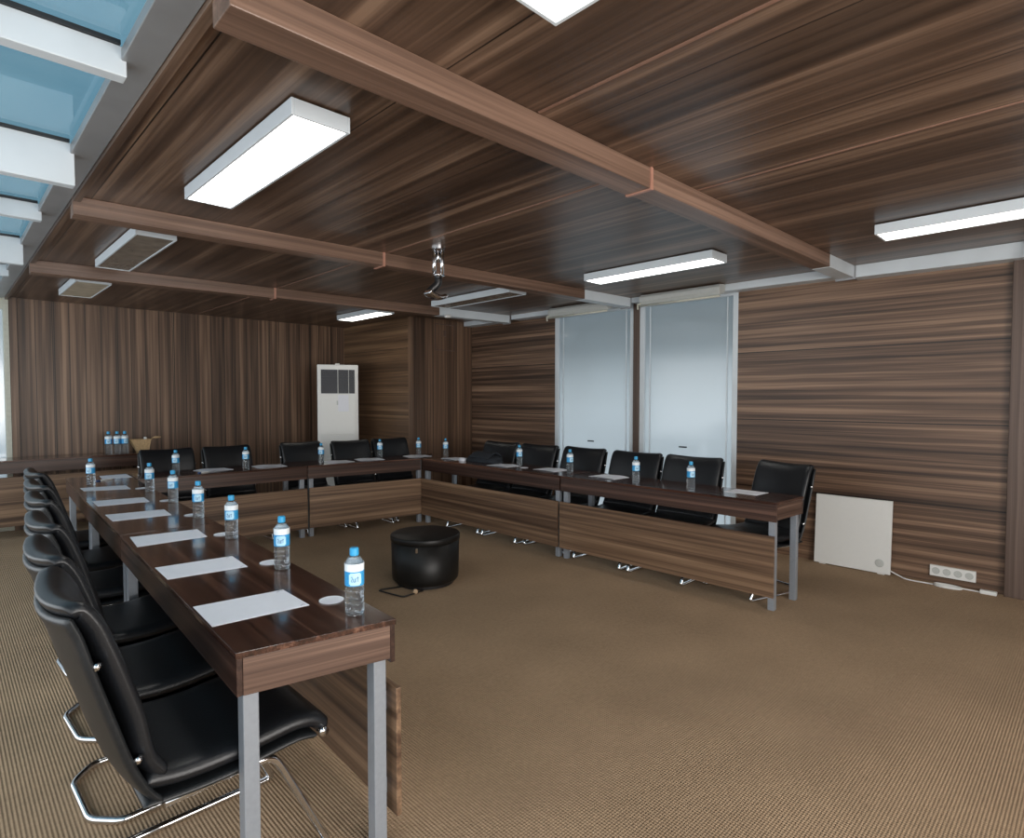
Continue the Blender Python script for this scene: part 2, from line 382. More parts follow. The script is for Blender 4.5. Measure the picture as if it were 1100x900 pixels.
# beams of the ceiling
def beam(n, a, b, w, z0, split, label, xe=4.9):
    o = bpy.data.objects.new('trim_%d' % n, None); COL.objects.link(o); o['kind'] = 'structure'; o['label'] = label
    A = Vector(a); B = Vector(b); L_ = (B - A)
    def at(x): return A + L_ * ((x - A.x) / L_.x)
    board('beam_board', A, at(split), w, z0, ZC, m_beam, o, bevel=.003)
    board('beam_board', at(split + .001), at(xe), w * .97, z0 + .004, ZC, m_beam, o, bevel=.003)
    bm = BM(); bar(bm, at(xe + .001), at(XR - .14), w * .96, z0 + .002, ZC); link('steel_end', bm, m_white_steel, o, bevel=.002)
    bm = BM(); bar(bm, at(split - .012), at(split + .008), w + .012, z0 - .006, ZC)
    link('joint_strip', bm, m_copper, o)
    bm = BM(); bar(bm, at(XR - .152), at(XR - .140), w + .02, z0 - .012, ZC); link('end_plate', bm, m_gasket, o)
    # copper angle strips along both lower corners
    return o
beam(4, (.56, 1.667), (5.62, 1.61), .135, 2.45, 2.47, 'nearest ceiling beam in reddish brown laminate')
beam(5, (.56, 4.045), (5.62, 3.80), .13, 2.452, 2.45, 'second ceiling beam in reddish brown laminate', 4.72)
beam(6, (.56, 6.09), (5.62, 5.70), .13, 2.45, 2.45, 'third ceiling beam in reddish brown laminate', 4.38)
# copper joint strips between ceiling boards
for i, (x, y0, y1) in enumerate(((2.90, YN, 1.58), (2.46, 1.75, 3.88), (2.46, 4.08, 5.9), (2.46, 6.1, YF), (1.68, YN, 1.58))):
    bm = BM(); box(bm, x, x + .012, y0, y1, ZC - .004, ZC); struct('trim_%d' % (7 + i), bm, m_joint, 'thin copper joint strip between ceiling boards')
# timber edge of ceiling along the skylight
bm = BM(); box(bm, XE - .012, XE + .02, YN, YF, ZC - .03, ZC + .12); struct('trim_12', bm, m_ceiling, 'timber edge of the ceiling beside the roof glazing')
# white steel channel on top of right wall
bm = BM()
for y0, y1, z0, z1 in ((YN, 1.56, 2.40, 2.452), (1.69, 3.74, 2.475, 2.495), (3.91, 5.62, 2.490, 2.492), (5.80, YC, 2.485, 2.485)):
    hexa(bm, [(5.47, y0), (XR, y0), (XR, y1), (5.47, y1)], [z0, z0, z1, z1], ZC)
struct('trim_13', bm, m_white_steel, 'white steel channel along the top of the right wall', bevel=.003)
# skylight: edge beam, rafters, glass
bm = BM(); box(bm, .455, XE - .013, YN, YF, ZC - .01, ZC + .03); box(bm, .50, .56, YN, YF, ZC + .03, ZC + .14)
struct('trim_14', bm, m_gasket, 'grey steel edge beam of the roof glazing', bevel=.003)
i = 15
for k, y in enumerate((-1.95, -.9, .15, 1.2, 2.27, 3.28, 4.42, 5.45, 6.6, 7.65)):
    zb = 2.49 if k % 2 == 0 else 2.40
    bm = BM(); box(bm, XL, .470, y, y + .055, zb, ZC + .035)
    o = struct('trim_%d' % i, bm, m_white_steel, 'white steel rafter under the roof glass', bevel=.003); i += 1
    bm = BM(); box(bm, XL, .452, y - .012, y + .067, ZC + .035, ZC + .048); link('rubber_seal', bm, m_seal, o)
ys = [YN, -1.95, -.9, .15, 1.2, 2.27, 3.28, 4.42, 5.45, 6.6, 7.65, YF]
bm = BM(); box(bm, XL, .50, YN, YF, ZC + .050, ZC + .058); struct('window_5', bm, m_skyglass, 'blue tinted roof glass')
# end glazing of the glazed side strip, and its left side
bm = BM(); box(bm, XL, XE + .018, YF + .03, YF + .04, 0, ZC + .04); o = struct('window_3', bm, m_film, 'frosted end glazing left of the far wall')
bm = BM(); box(bm, XE - .03, XE + .018, YF - .02, YF + .06, 0, ZC); box(bm, XL, XE - .03, YF, YF + .06, 0, .08); box(bm, XL, XE - .03, YF, YF + .06, 2.42, ZC + .05); link('window_frame', bm, m_cream, o, bevel=.003)
bm = BM()
for y in (-2.6, -.4, 1.8, 4.0, 6.2, 8.4): box(bm, XL - .06, XL, y, y + .06, 0, ZC + .05)
box(bm, XL - .06, XL, YN, YF, 0, .1); box(bm, XL - .06, XL, YN, YF, 2.45, ZC + .05)
struct('window_6', bm, m_white_steel, 'glazing frame of the side strip')  # unseen side, made glazed to bring daylight into the room
# right windows
for n, y0, y1, lab in ((1, 3.80, 4.98, 'left frosted window'), (2, 2.60, 3.725, 'right frosted window')):
    bm = BM(); box(bm, XR + .03, XR + .036, y0, y1, 0, 2.52); o = struct('window_%d' % n, bm, m_film, lab)
    bm = BM()
    for a, b in ((y0, y0 + .055), (y1 - .055, y1)): box(bm, XR + .0, XR + .07, a, b, 0, 2.52)
    box(bm, XR, XR + .07, y0 + .055, y1 - .055, 0, .06); box(bm, XR, XR + .07, y0 + .055, y1 - .055, 2.46, 2.52)
    box(bm, XR + .015, XR + .045, y0 + .115, y0 + .125, .06, 2.46); box(bm, XR + .015, XR + .045, y1 - .125, y1 - .115, .06, 2.46)
    link('window_frame', bm, m_white_steel, o, bevel=.003)
    bm = BM(); box(bm, XR + .02, XR + .03, (y0 + y1) / 2 - .01, (y0 + y1) / 2 + .08, .93, .945); link('latch', bm, m_black, o)
# outside: paving, overhang and walls added to grade the light on the panes
bm = BM(); box(bm, -9, 16, -12, 18, -.35, -.12); struct('ground_outside', bm, m_paving)
bm = BM(); box(bm, XR + .1, XR + 1.15, YN, YC + 1, 2.55, 2.67); struct('pane_shade_slab', bm, m_outer)  # added slab, keeps sky light off the tops of the panes
bm = BM(); box(bm, 8.6, 8.75, -6, 14, -.12, 1.32); struct('pale_backdrop_outside', bm, m_paint)  # added pale wall, makes the lower panes look brighter
bm = BM(); box(bm, 17, 18, -14, 26, -.12, 4.6); struct('dark_backdrop_outside', bm, m_backdrop)  # added dark block, hides the sky so the upper panes dim

# ------------------------------------------------------------------ window dressings
def blind(y0, y1, label):
    t = thing('roller_blind', (5.43, (y0 + y1) / 2, 2.50), label, 'blind', 'rolled up blinds over the right wall windows')
    h = (y1 - y0) / 2
    bm = BM()
    prof = [(-.07, -.062), (-.095, -.03), (-.095, .01), (-.07, .04), (.0, .048), (.035, .048), (.035, -.02), (.0, -.045)]
    a = [bm.verts.new((x, -h, z)) for x, z in prof]; b = [bm.verts.new((x, h, z)) for x, z in prof]
    bm.faces.new(a); bm.faces.new(b[::-1])
    for k in range(len(prof)): bm.faces.new((a[k], a[(k + 1) % 8], b[(k + 1) % 8], b[k]))
    link('cassette', bm, m_grey_plastic, t, bevel=.006)
    bm = BM(); tube(bm, [(-.080, -h, -.075), (-.080, h, -.075)], .011, 8); link('bottom_rail', bm, m_cream, t, smooth=True)
    bm = BM(); tube(bm, rounded([(-.075, h - .02, -.03), (-.08, h - .0, -.06), (-.075, h + .03, -.05), (-.07, h + .03, -.10)], .02), .010, 8); lathe(bm, [(0, -.012), (.012, 0), (0, .012)], 10, (-.07, h + .03, -.10)); link('end_bracket', bm, m_cream, t, smooth=True)
    return t
blind(2.66, 3.55, 'pale roller blind cassette above the window nearer the camera')
blind(-.55, .40, 'cream end of a roller blind cassette at the right edge')
blind(3.97, 4.85, 'pale roller blind cassette above the farther window')

# ------------------------------------------------------------------ ceiling lights
def light(cx, y0, y1, w, mat, label, zb=2.482, lip=.012, g=True):
    t = thing('ceiling_light', (cx, (y0 + y1) / 2, zb), label, 'ceiling light', 'surface mounted ceiling lights')
    h = (y1 - y0) / 2; hw = w / 2; H_ = ZC - zb; G_ = H_ - .007
    bm = BM()
    box(bm, -hw, -hw + lip, -h, h, 0, G_); box(bm, hw - lip, hw, -h, h, 0, G_)
    box(bm, -hw + lip, hw - lip, -h, -h + lip, 0, G_); box(bm, -hw + lip, hw - lip, h - lip, h, 0, G_)
    box(bm, -hw + lip, hw - lip, -h + lip, h - lip, H_ - .03, H_ - .01)
    link('housing', bm, m_white_steel, t, bevel=.0015)
    bm = BM(); box(bm, -hw + .02, hw - .02, -h + .02, h - .02, G_ - .003, H_); link('shadow_gap_fill', bm, m_black, t)  # black fill paints the thin shadow line between housing and ceiling
    bm = BM(); box(bm, -hw + lip, hw - lip, -h + lip, h - lip, .004, .012); link('diffuser', bm, mat, t)
    return t
light(1.065, 2.115, 3.40, .235, m_lit, 'big glowing ceiling light at upper left between first and second beams')
light(1.04, 4.33, 5.64, .235, m_dust_grey, 'unlit grey ceiling light between second and third beams on the left')
light(1.04, 6.43, 7.42, .27, m_dust, 'small looking unlit cream ceiling light beyond the third beam at far left')
light(4.22, 2.10, 3.30, .235, m_lit, 'lit ceiling light in front of the frosted windows')
light(4.12, 4.14, 5.40, .235, m_dust_grey, 'unlit ceiling light behind the hanging bracket')
light(4.38, -.10, 1.095, .235, m_lit_soft, 'lit ceiling light at the right edge above the laminate wall')
light(1.14, -.15, 1.115, .235, m_lit, 'lit ceiling light cut off by the top edge')
light(3.92, 6.20, 7.20, .235, m_lit_soft, 'thin lit ceiling light in the recess above the white air conditioner')

# hanging projector bracket
t = thing('projector_mount', (2.66, 3.50, ZC), 'chrome ceiling bracket with dark swivel hanging before the second beam', 'bracket')
bm = BM(); lathe(bm, [(0, 0), (.055, 0), (.055, -.012), (.0, -.012)], 20); link('ceiling_plate', bm, m_chrome, t, smooth=False)
bm = BM()
for s in (-1, 1): tube(bm, [(.020 * s, -.020 * s, -.012), (.020 * s, -.020 * s, -.19)], .0145, 12)
box(bm, -.035, .035, -.03, .03, -.205, -.19); box(bm, -.012, .012, -.012, .012, -.10, -.02)
link('twin_posts', bm, m_chrome, t, smooth=True)
bm = BM(); tube(bm, rounded([(0, 0, -.205), (.0, .0, -.26), (-.05, .03, -.31), (-.07, .04, -.35)], .03), .028, 12); link('swivel_arm', bm, m_black, t, smooth=True)
bm = BM(); slab(bm, [(-.10, -.325), (-.06, -.35), (.0, -.36), (.05, -.345)], .018, .05, 0, .02); link('cradle', bm, m_chrome, t, smooth=True)
bm = BM(); lathe(bm, [(0, 0), (.035, .0), (.045, -.02), (.03, -.035), (0, -.035)], 20, (4.41, 5.62, 2.45)); o = link('smoke_detector', bm, m_white_plastic, smooth=True); tag(o, 'small round white detector under the third ceiling beam', 'smoke detector')

# ------------------------------------------------------------------ tables
m_edge_dark_x = wood('wenge_edge_band', 0, TD, (.055, .028, .02), (.13, .07, .05), seed=53., wide=16., rough=.33, vary=True)
def table(corners, z1, label, inner=True, grain='y', panel=True, fascia=.125, panel_z=(.10, .52), legs=True, skip=()):
    """corners on plan: outer a->b, then inner c->d (a outer near, b outer far, c inner far, d inner near)"""
    c = sum((Vector(p) for p in corners), Vector((0, 0))) / 4
    t = thing('conference_table', (c.x, c.y, 0), label, 'table', 'conference tables set in a horseshoe')
    q = [Vector(p) - c for p in corners]
    mt = m_top_x; me_ = m_edge_dark_x; mo = m_edge_x; mp = m_panel_x
    ang = math.atan2((q[1] - q[0]).y, (q[1] - q[0]).x); Rm = Matrix.Rotation(-ang, 2)
    bm = BM(); hexa(bm, [Rm @ p for p in q], -.018, 0); o = link('tabletop', bm, mt, t, bevel=.0015); o.location = (0, 0, z1); o.rotation_euler = (0, 0, ang)
    def inset(k, d):
        a, b = q[k], q[(k + 1) % 4]; u = (b - a).normalized(); n = Vector((-u.y, u.x)); 
        if n.dot(-(a + b) / 2) < 0: n = -n
        return a, b, u, n
    for k in range(4):
        a, b, u, n = inset(k, 0)
        off = .002
        A = a + n * (off + .009) + u * .003; B = b + n * (off + .009) - u * .003
        if k in (1, 3): A = A + u * .016; B = B - u * .016
        zf = fascia + (.012 if k == 2 else 0)
        board('apron', A, B, .016, z1 - zf, z1 - .0182, me_ if k in (0, 2) else mo, t, bevel=.001)
    # legs
    for k in range(4):
        if k in skip: continue
        p = q[k]; u1 = (q[(k + 1) % 4] - p).normalized(); u0 = (q[k - 1] - p).normalized()
        ce = p + u1 * .044 + u0 * .044
        bm = BM(); bar(bm, ce - Vector((.022, 0)), ce + Vector((.022, 0)), .044, 0, z1 - .0185); link('leg', bm, m_steel, t, bevel=.003)
    if panel:
        a, b, u, n = inset(2, 0)
        A = a + u * .008 - n * .012; B = b - u * .008 - n * .012
        board('modesty_panel', A, B, .018, panel_z[0], panel_z[1], mp, t, bevel=.0015)
        for e, s in ((a, 1), (b, -1)):
            ce = e + u * s * .09 + n * .0105
            for q0, q1 in ((panel_z[1] - .09, panel_z[1] - .03), (panel_z[0] + .05, panel_z[0] + .10)):
                bm = BM(); bar(bm, ce - u * .02, ce + u * .02, .027, q0, q1); link('panel_bracket', bm, m_steel, t)
    return t
Z = .75
table([(.572, 1.673), (.656, 3.545), (1.121, 3.525), (1.031, 1.584)], Z, 'nearest dark wood conference table in the left row, its end toward the viewer')
table([(.657, 3.553), (.718, 4.925), (1.178, 4.905), (1.122, 3.533)], Z, 'middle dark wood conference table of the left row')
table([(.719, 4.935), (.80, 6.45), (1.255, 6.43), (1.179, 4.915)], Z, 'corner conference table where the left row meets the back row', panel=False)
table([(2.75, 6.35), (1.262, 6.40), (1.24, 5.93), (2.745, 5.86)], Z, 'back row conference table on the left, farther from the black drum', grain='x')
table([(4.54, 6.12), (2.758, 6.35), (2.753, 5.86), (4.05, 5.675)], Z, 'back row conference table in the corner behind the black drum', grain='x', skip=(1,))
table([(4.50, 5.60), (4.475, 3.515), (4.03, 3.515), (4.052, 5.655)], Z, 'far conference table of the right row', skip=(1,))
table([(4.475, 3.505), (4.44, 1.552), (4.03, 1.580), (4.03, 3.505)], Z, 'near conference table of the right row with its end toward the white panel')
table([(1.82, 8.40), (-1.0, 8.40), (-1.0, 7.95), (1.80, 7.95)], .81, 'long dark side table against the far wall under the window end', grain='x', panel_z=(.13, .64))

# ------------------------------------------------------------------ chairs
def make_chair():
    t = thing('cantilever_chair', (0, 0, 0), '', 'chair', 'black leather cantilever chairs')
    HW = .25
    bm = BM(); slab(bm, [(-.195, .452), (-.228, .51), (-.250, .62), (-.280, .725), (-.308, .815), (-.334, .880), (-.364, .918), (-.390, .908)], .023, HW - .010, .035, .03, .03, .02)
    link('backrest', bm, m_leather, t, smooth=True)
    bm = BM(); slab(bm, [(-.205, .385), (-.238, .43), (-.272, .51), (-.302, .61), (-.328, .70), (-.352, .78), (-.372, .85), (-.394, .900)], .0105, HW, .035, .012, .03, .02)
    link('back_shell', bm, m_leather_shell, t, smooth=True)
    bm = BM(); slab(bm, [(-.205, .445), (-.12, .428), (.0, .425), (.10, .435), (.20, .442), (.26, .430), (.295, .40)], .025, HW - .006, .0, .03)
    link('seat', bm, m_leather, t, smooth=True)
    bm = BM(); slab(bm, [(-.215, .388), (-.1, .380), (.0, .380), (.10, .390), (.2, .398), (.26, .388)], .009, HW, 0, .012)
    link('seat_shell', bm, m_leather_shell, t, smooth=True)
    bm = BM()
    S = .222; z0 = .0135
    half = [(-.16, S, .362), (.06, S, .370), (.125, S, .366), (.150, S, .335), (.290, S, .045), (.305, S, z0), (.24, S, z0), (-.19, S, z0), (-.265, S - .085, z0)]
    pts = half + [(x, -y, z) for x, y, z in reversed(half)]
    tube(bm, rounded(pts, .03, 4), .0125, 10)
    link('chrome_frame', bm, m_chrome, t, smooth=True)
    bm = BM()
    tube(bm, [(.283, -HW + .01, .393), (.283, HW - .01, .393)], .013, 12); link('front_bar', bm, m_black, t, smooth=True)
    for s in (-1, 1):
        bm = BM(); tube(bm, [(.283, s * (HW - .012), .393), (.283, s * (HW + .004), .393)], .0155, 12); link('bar_cap', bm, m_chrome, t, smooth=True)
        for x, z in ((-.222, .52), (-.305, .79)):
            bm = BM(); tube(bm, [(x + .004, s * (HW - .012), z), (x - .006, s * (HW + .003), z)], .009, 8); link('clip', bm, m_chrome, t, smooth=True)
    return t
CH = make_chair()
lefts = [(.575, 1.985, 0, 'nearest black leather cantilever chair at the left table, seat under the table end'),
         (.60, 2.56, 2, 'second black leather chair from the near end of the left row'),
         (.655, 3.17, 3, 'third black leather chair from the near end of the left row'),
         (.715, 3.90, 3, 'fourth black leather chair from the near end, beyond the table joint of the left row'),
         (.765, 4.52, 4, 'fifth black leather chair from the near end of the left row'),
         (.825, 5.26, 3, 'sixth and farthest black leather chair of the left row')]
for i, (x, y, a, lab) in enumerate(lefts):
    if i == 0:
        CH.location = (x, y, 0); CH.rotation_euler = (0, 0, math.radians(a)); CH['label'] = lab; CH['group'] = 'black leather chairs along the left tables'
    else: copy_at(CH, (x, y, 0), math.radians(a), lab, 'black leather chairs along the left tables')
rights = [(4.45, 1.905, 163, 'black leather chair turned askew at the near end of the right table'),
          (4.24, 2.555, 180, 'black chair at right table between the turned end chair and the window post'),
          (4.24, 3.135, 180, 'black chair at right table in front of the window nearer the camera'),
          (4.28, 3.795, 179, 'black chair at right table in front of the farther window'),
          (4.24, 4.385, 180, 'black chair at right table at the left edge of the farther window'),
          (4.24, 4.97, 182, 'black chair behind the dark jacket on the right table')]
for i, (x, y, a, lab) in enumerate(rights):
    c = copy_at(CH, (x + (0 if i == 0 else .13), y, 0), math.radians(a), lab, 'black leather chairs along the right tables')
    if i: c.scale = (1, 1.11, 1)
backs = [(1.62, 6.26, 268, 'leftmost black chair of the back row beside the corner table'),
         (2.20, 6.25, 271, 'second black chair from the left in the back row'),
         (3.01, 6.245, 271, 'black chair of the back row just below the left edge of the white air conditioner'),
         (3.535, 6.10, 267, 'black chair of the back row just right of the white air conditioner'),
         (4.07, 6.10, 265, 'black chair of the back row in front of the boxed corner column')]
for x, y, a, lab in backs:
    copy_at(CH, (x, y, 0), math.radians(a), lab, 'black leather chairs along the back tables')

# ------------------------------------------------------------------ bottles
def make_bottle(h=.217):
    k = h / .217
    t = thing('water_bottle', (0, 0, 0), '', 'bottle', 'water bottles')
    bm = BM(); R_ = .0305
    prof = [(0, .003), (.020, .0), (.027, .001), (R_, .008), (R_, .020), (.0285, .024), (R_, .028), (R_, .038), (.0285, .042), (R_, .046), (R_, .058), (.0285, .062), (R_, .066), (R_, .080), (.0285, .084), (R_, .088), (R_, .160), (.0295, .168), (.025, .178), (.018, .187), (.0125, .192), (.0115, .198), (0, .198)]
    lathe(bm, [(r, z * k) for r, z in prof], 20); link('bottle_body', bm, m_water, t, smooth=True)
    def band(name, z0, z1, r, mat, a0=0, a1=2 * PI, n=24):
        bm = BM(); full = a1 - a0 > 6.2
        for i in range(n):
            u, v = a0 + (a1 - a0) * i / n, a0 + (a1 - a0) * (i + 1) / n
            p = [(r, u, z0), (r, v, z0), (r, v, z1), (r, u, z1)]
            f = [bm.verts.new((rr * math.cos(a), rr * math.sin(a), z * k)) for rr, a, z in p]
            g = [bm.verts.new(((rr - .0006) * math.cos(a), (rr - .0006) * math.sin(a), z * k)) for rr, a, z in p]
            bm.faces.new(f); bm.faces.new(g[::-1])
            for j in range(4): bm.faces.new((f[j], g[j], g[(j + 1) % 4], f[(j + 1) % 4]))
        bmesh.ops.remove_doubles(bm, verts=bm.verts, dist=1e-5)
        return link(name, bm, mat, t, smooth=False)
    band('label_header', .145, .169, .0312, m_lab_white)
    lb = band('label', .098, .1448, .0311, m_lab_blue)
    return t, lb, k
BT, lb, _ = make_bottle()
# front face patch of the label with the maker's script
def patch(parent):
    bm = BM(); n = 10; a0, a1 = math.radians(-152), math.radians(-78)
    for i in range(n):
        u, v = a0 + (a1 - a0) * i / n, a0 + (a1 - a0) * (i + 1) / n
        d0 = .004 if i in (0, n - 1) else 0
        vs = [bm.verts.new((.0316 * math.cos(a), .0316 * math.sin(a), z)) for a, z in ((u, .101 + d0), (v, .101 + d0), (v, .141 - d0), (u, .141 - d0))]
        bm.faces.new(vs)
    link('label_badge', bm, m_lab_pale, parent)
    bm = BM()
    strokes = [[(-138, .126), (-134, .131), (-130, .126), (-133, .120), (-138, .117), (-134, .112), (-129, .115)],
               [(-125, .124), (-125, .115), (-121, .112), (-117, .116), (-117, .125), (-117, .112)],
               [(-112, .112), (-112, .122), (-108, .126), (-104, .125)],
               [(-100, .130), (-100, .112)], [(-104, .124), (-94, .127)]]
    for st in strokes: tube(bm, [(.0320 * math.cos(math.radians(a)), .0320 * math.sin(math.radians(a)), z) for a, z in st], .0008, 6)
    link('label_script', bm, m_lab_ink, parent)
bm = BM(); lathe(bm, [(0, .217), (.0125, .217), (.0145, .214), (.0150, .196), (.0135, .192), (.0118, .192), (.0118, .197), (0, .197)], 20); link('cap', bm, m_cap, BT, smooth=False)
patch(lb)
bots = [(.960, 1.717, 'nearest water bottle, on the end of the left table by the white disc'),
        (1.005, 2.386, 'second nearest water bottle on the left table'),
        (1.045, 3.081, 'third nearest water bottle on the left table'),
        (1.088, 3.751, 'fourth nearest water bottle on the left table'),
        (1.130, 4.43, 'fifth bottle on left table, just below another bottle in view'),
        (1.135, 5.061, 'sixth nearest water bottle on the left table'),
        (1.60, 6.165, 'leftmost water bottle on the back table, above another bottle in view'),
        (.880, 5.769, 'water bottle standing alone at the far left corner table'),
        (2.20, 6.06, 'water bottle on back table between two open sheets, left of the air conditioner'),
        (2.98, 6.02, 'water bottle on back table just below the white air conditioner'),
        (3.76, 6.10, 'water bottle on back table right of the white air conditioner'),
        (4.26, 6.02, 'water bottle on back table in front of the corner column chair'),
        (4.40, 5.66, 'water bottle at the inner corner of the back and right tables'),
        (4.34, 4.338, 'water bottle beside the dark jacket on the right table'),
        (4.30, 3.618, 'water bottle on right table before the farther window'),
        (4.172, 2.793, 'water bottle on right table before the window nearer the camera'),
        (4.132, 2.269, 'water bottle on right table closest to the turned end chair')]
for i, (x, y, lab) in enumerate(bots):
    rz = random.uniform(-.25, .25) if i else 0
    if i == 0:
        BT.location = (x, y, Z); BT['label'] = lab; BT['group'] = 'water bottles on the conference tables'
    else: copy_at(BT, (x, y, Z), rz, lab, 'water bottles on the conference tables')
# taller bottles in the far corner
bb = copy_at(BT, (1.415, 8.12, .81), .3, 'single tall bottle at left of the wrapped pack on the far side table', 'large bottles on the far side table'); bb.scale = (1.15, 1.15, 1.2)
for k, (x, y) in enumerate(((1.495, 8.09), (1.568, 8.08))):
    c = copy_at(BT, (x, y, .81), .7 * k, ('left' if k == 0 else 'right') + ' bottle of the wrapped pair beside the napkin basket', 'large bottles on the far side table'); c.scale = (1.15, 1.15, 1.2)

# coasters
def coaster(x, y, lab, proto=[None]):
    if proto[0] is None:
        t = thing('paper_coaster', (x, y, Z), lab, 'coaster', 'round white paper coasters by the bottles')
        bm = BM(); lathe(bm, [(0, 0), (.038, 0), (.041, .0012), (.042, .003), (.038, .0022), (0, .0016)], 28); link('disc', bm, m_paper, t)
        proto[0] = t; return t
    return copy_at(proto[0], (x, y, Z), 0, lab)
for x, y, lab in ((.965, 1.885, 'round white coaster beside the nearest water bottle'), (1.003, 2.505, 'round white coaster beside the second nearest bottle'), (1.040, 3.20, 'round white coaster beside the third nearest bottle'),
                  (1.083, 3.86, 'round white coaster beside the fourth nearest bottle'), (1.115, 4.53, 'round white coaster beside the fifth bottle of the left row'), (1.13, 5.29, 'round white coaster beside the sixth bottle of the left row'),
                  (4.24, 4.17, 'round pale coaster right of the bottle beside the dark jacket')):
    coaster(x, y, lab)

# papers
def paper(q, lab, group='sheets of paper on the tables', marks=True, z=Z):
    c = sum((Vector(p) for p in q), Vector((0, 0))) / 4
    t = thing('paper_sheet', (c.x, c.y, z), lab, 'paper', group)
    k = [Vector(p) - c for p in q]
    bm = BM(); hexa(bm, k, 0, .0012); link('sheet', bm, m_paper, t)
    if marks:
        bm = BM()
        for i in (0, 1):
            p = k[i] * .88; tube(bm, [(p.x + .012 * math.cos(a * .8) * (1 if i else .7), p.y + .006 * math.sin(a * 1.3), .0014) for a in range(7)], .0006, 5)
        link('corner_mark', bm, m_ink, t)
    return t
P7 = [([(.890, 1.895), (.893, 2.115), (.601, 2.151), (.590, 1.922)], 'nearest white sheet on the left table, by the near end'),
      ([(.913, 2.512), (.925, 2.728), (.632, 2.762), (.625, 2.548)], 'second nearest white sheet on the left table'),
      ([(.968, 3.205), (.985, 3.425), (.684, 3.46), (.663, 3.21)], 'third nearest white sheet on the left table'),
      ([(.998, 3.955), (1.015, 4.185), (.712, 4.235), (.705, 3.98)], 'fourth nearest white sheet on the left table'),
      ([(1.022, 4.570), (1.040, 4.80), (.745, 4.86), (.735, 4.60)], 'fifth nearest white sheet on the left table'),
      ([(1.065, 5.32), (1.080, 5.57), (.788, 5.63), (.785, 5.43)], 'sixth nearest white sheet, in front of the lone corner bottle'),
      ([(1.235, 6.10), (1.245, 6.38), (1.04, 6.40), (1.02, 6.15)], 'farthest white sheet on the corner table of the left row')]
for q, lab in P7: paper(q, lab)
def leaflet(x, y, rz, lab, w=.21, l=.297):
    """slightly opened sheets lying on the back tables"""
    t = thing('paper_leaflet', (x, y, Z), lab, 'paper', 'open papers on the back and right tables', rz)
    bm = BM(); n = 8
    lo = []; hi = []
    for i in range(n + 1):
        u = i / n; zz = .0008 + .014 * max(0, math.sin(PI * u)) * (1 - u) 
        lo.append([bm.verts.new((-l / 2 + l * u, s * w / 2, zz)) for s in (-1, 1)]); hi.append([bm.verts.new((-l / 2 + l * u, s * w / 2, zz + .0012)) for s in (-1, 1)])
    for i in range(n):
        bm.faces.new((lo[i][0], lo[i][1], lo[i + 1][1], lo[i + 1][0])); bm.faces.new((hi[i][0], hi[i + 1][0], hi[i + 1][1], hi[i][1]))
        bm.faces.new((lo[i][0], lo[i + 1][0], hi[i + 1][0], hi[i][0])); bm.faces.new((lo[i][1], hi[i][1], hi[i + 1][1], lo[i + 1][1]))
    bm.faces.new((lo[0][0], hi[0][0], hi[0][1], lo[0][1])); bm.faces.new((lo[n][0], lo[n][1], hi[n][1], hi[n][0]))
    link('cover_sheet', bm, m_paper, t)
    bm = BM(); box(bm, -l / 2 + .01, l / 2 - .01, -w / 2 - .01, w / 2 - .02, 0, .0007); link('under_sheet', bm, m_paper, t)
    return t
leaflet(1.93, 6.16, .1, 'open papers on back table right of the leftmost bottle')
leaflet(2.45, 6.10, -.1, 'open papers on back table right of the second bottle')
leaflet(3.16, 5.99, 0, 'wide open papers on back table just below the white air conditioner')
leaflet(3.55, 5.98, -.25, 'open papers on back table right of the air conditioner')
leaflet(4.16, 5.90, -.2, 'open papers on back table beside the bottle before the corner column')
leaflet(4.30, 5.35, 1.5, 'open papers on right table at the corner, left of the dark jacket')
leaflet(4.22, 4.45, 1.6, 'papers tucked under the bottle beside the dark jacket')
leaflet(4.30, 3.86, 1.5, 'open papers on right table left of the bottle before the farther window')
leaflet(4.28, 3.15, 1.5, 'open papers on right table between the two window side bottles')
paper([(4.41, 1.79), (4.42, 2.04), (4.23, 2.05), (4.22, 1.80)], 'thick sheet at the near end of the right table before the turned chair', marks=True)

# pens
def pen(x, y, rz, lab):
    t = thing('ballpoint_pen', (x, y, Z + .0052), lab, 'pen', 'pens on the tables', rz)
    bm = BM(); tube(bm, [(-.07, 0, 0), (.055, 0, 0), (.068, 0, 0)], [.0052, .0052, .0015], 8); link('barrel', bm, m_white_plastic, t, smooth=True)
    bm = BM(); tube(bm, [(-.072, 0, 0), (-.04, 0, 0)], .0054, 8); link('pen_cap', bm, m_lab_ink, t, smooth=True)
pen(1.02, 6.03, .4, 'pen before the farthest sheet on the left row')
pen(1.80, 6.01, .5, 'pen lying by the papers near the leftmost back table bottle')
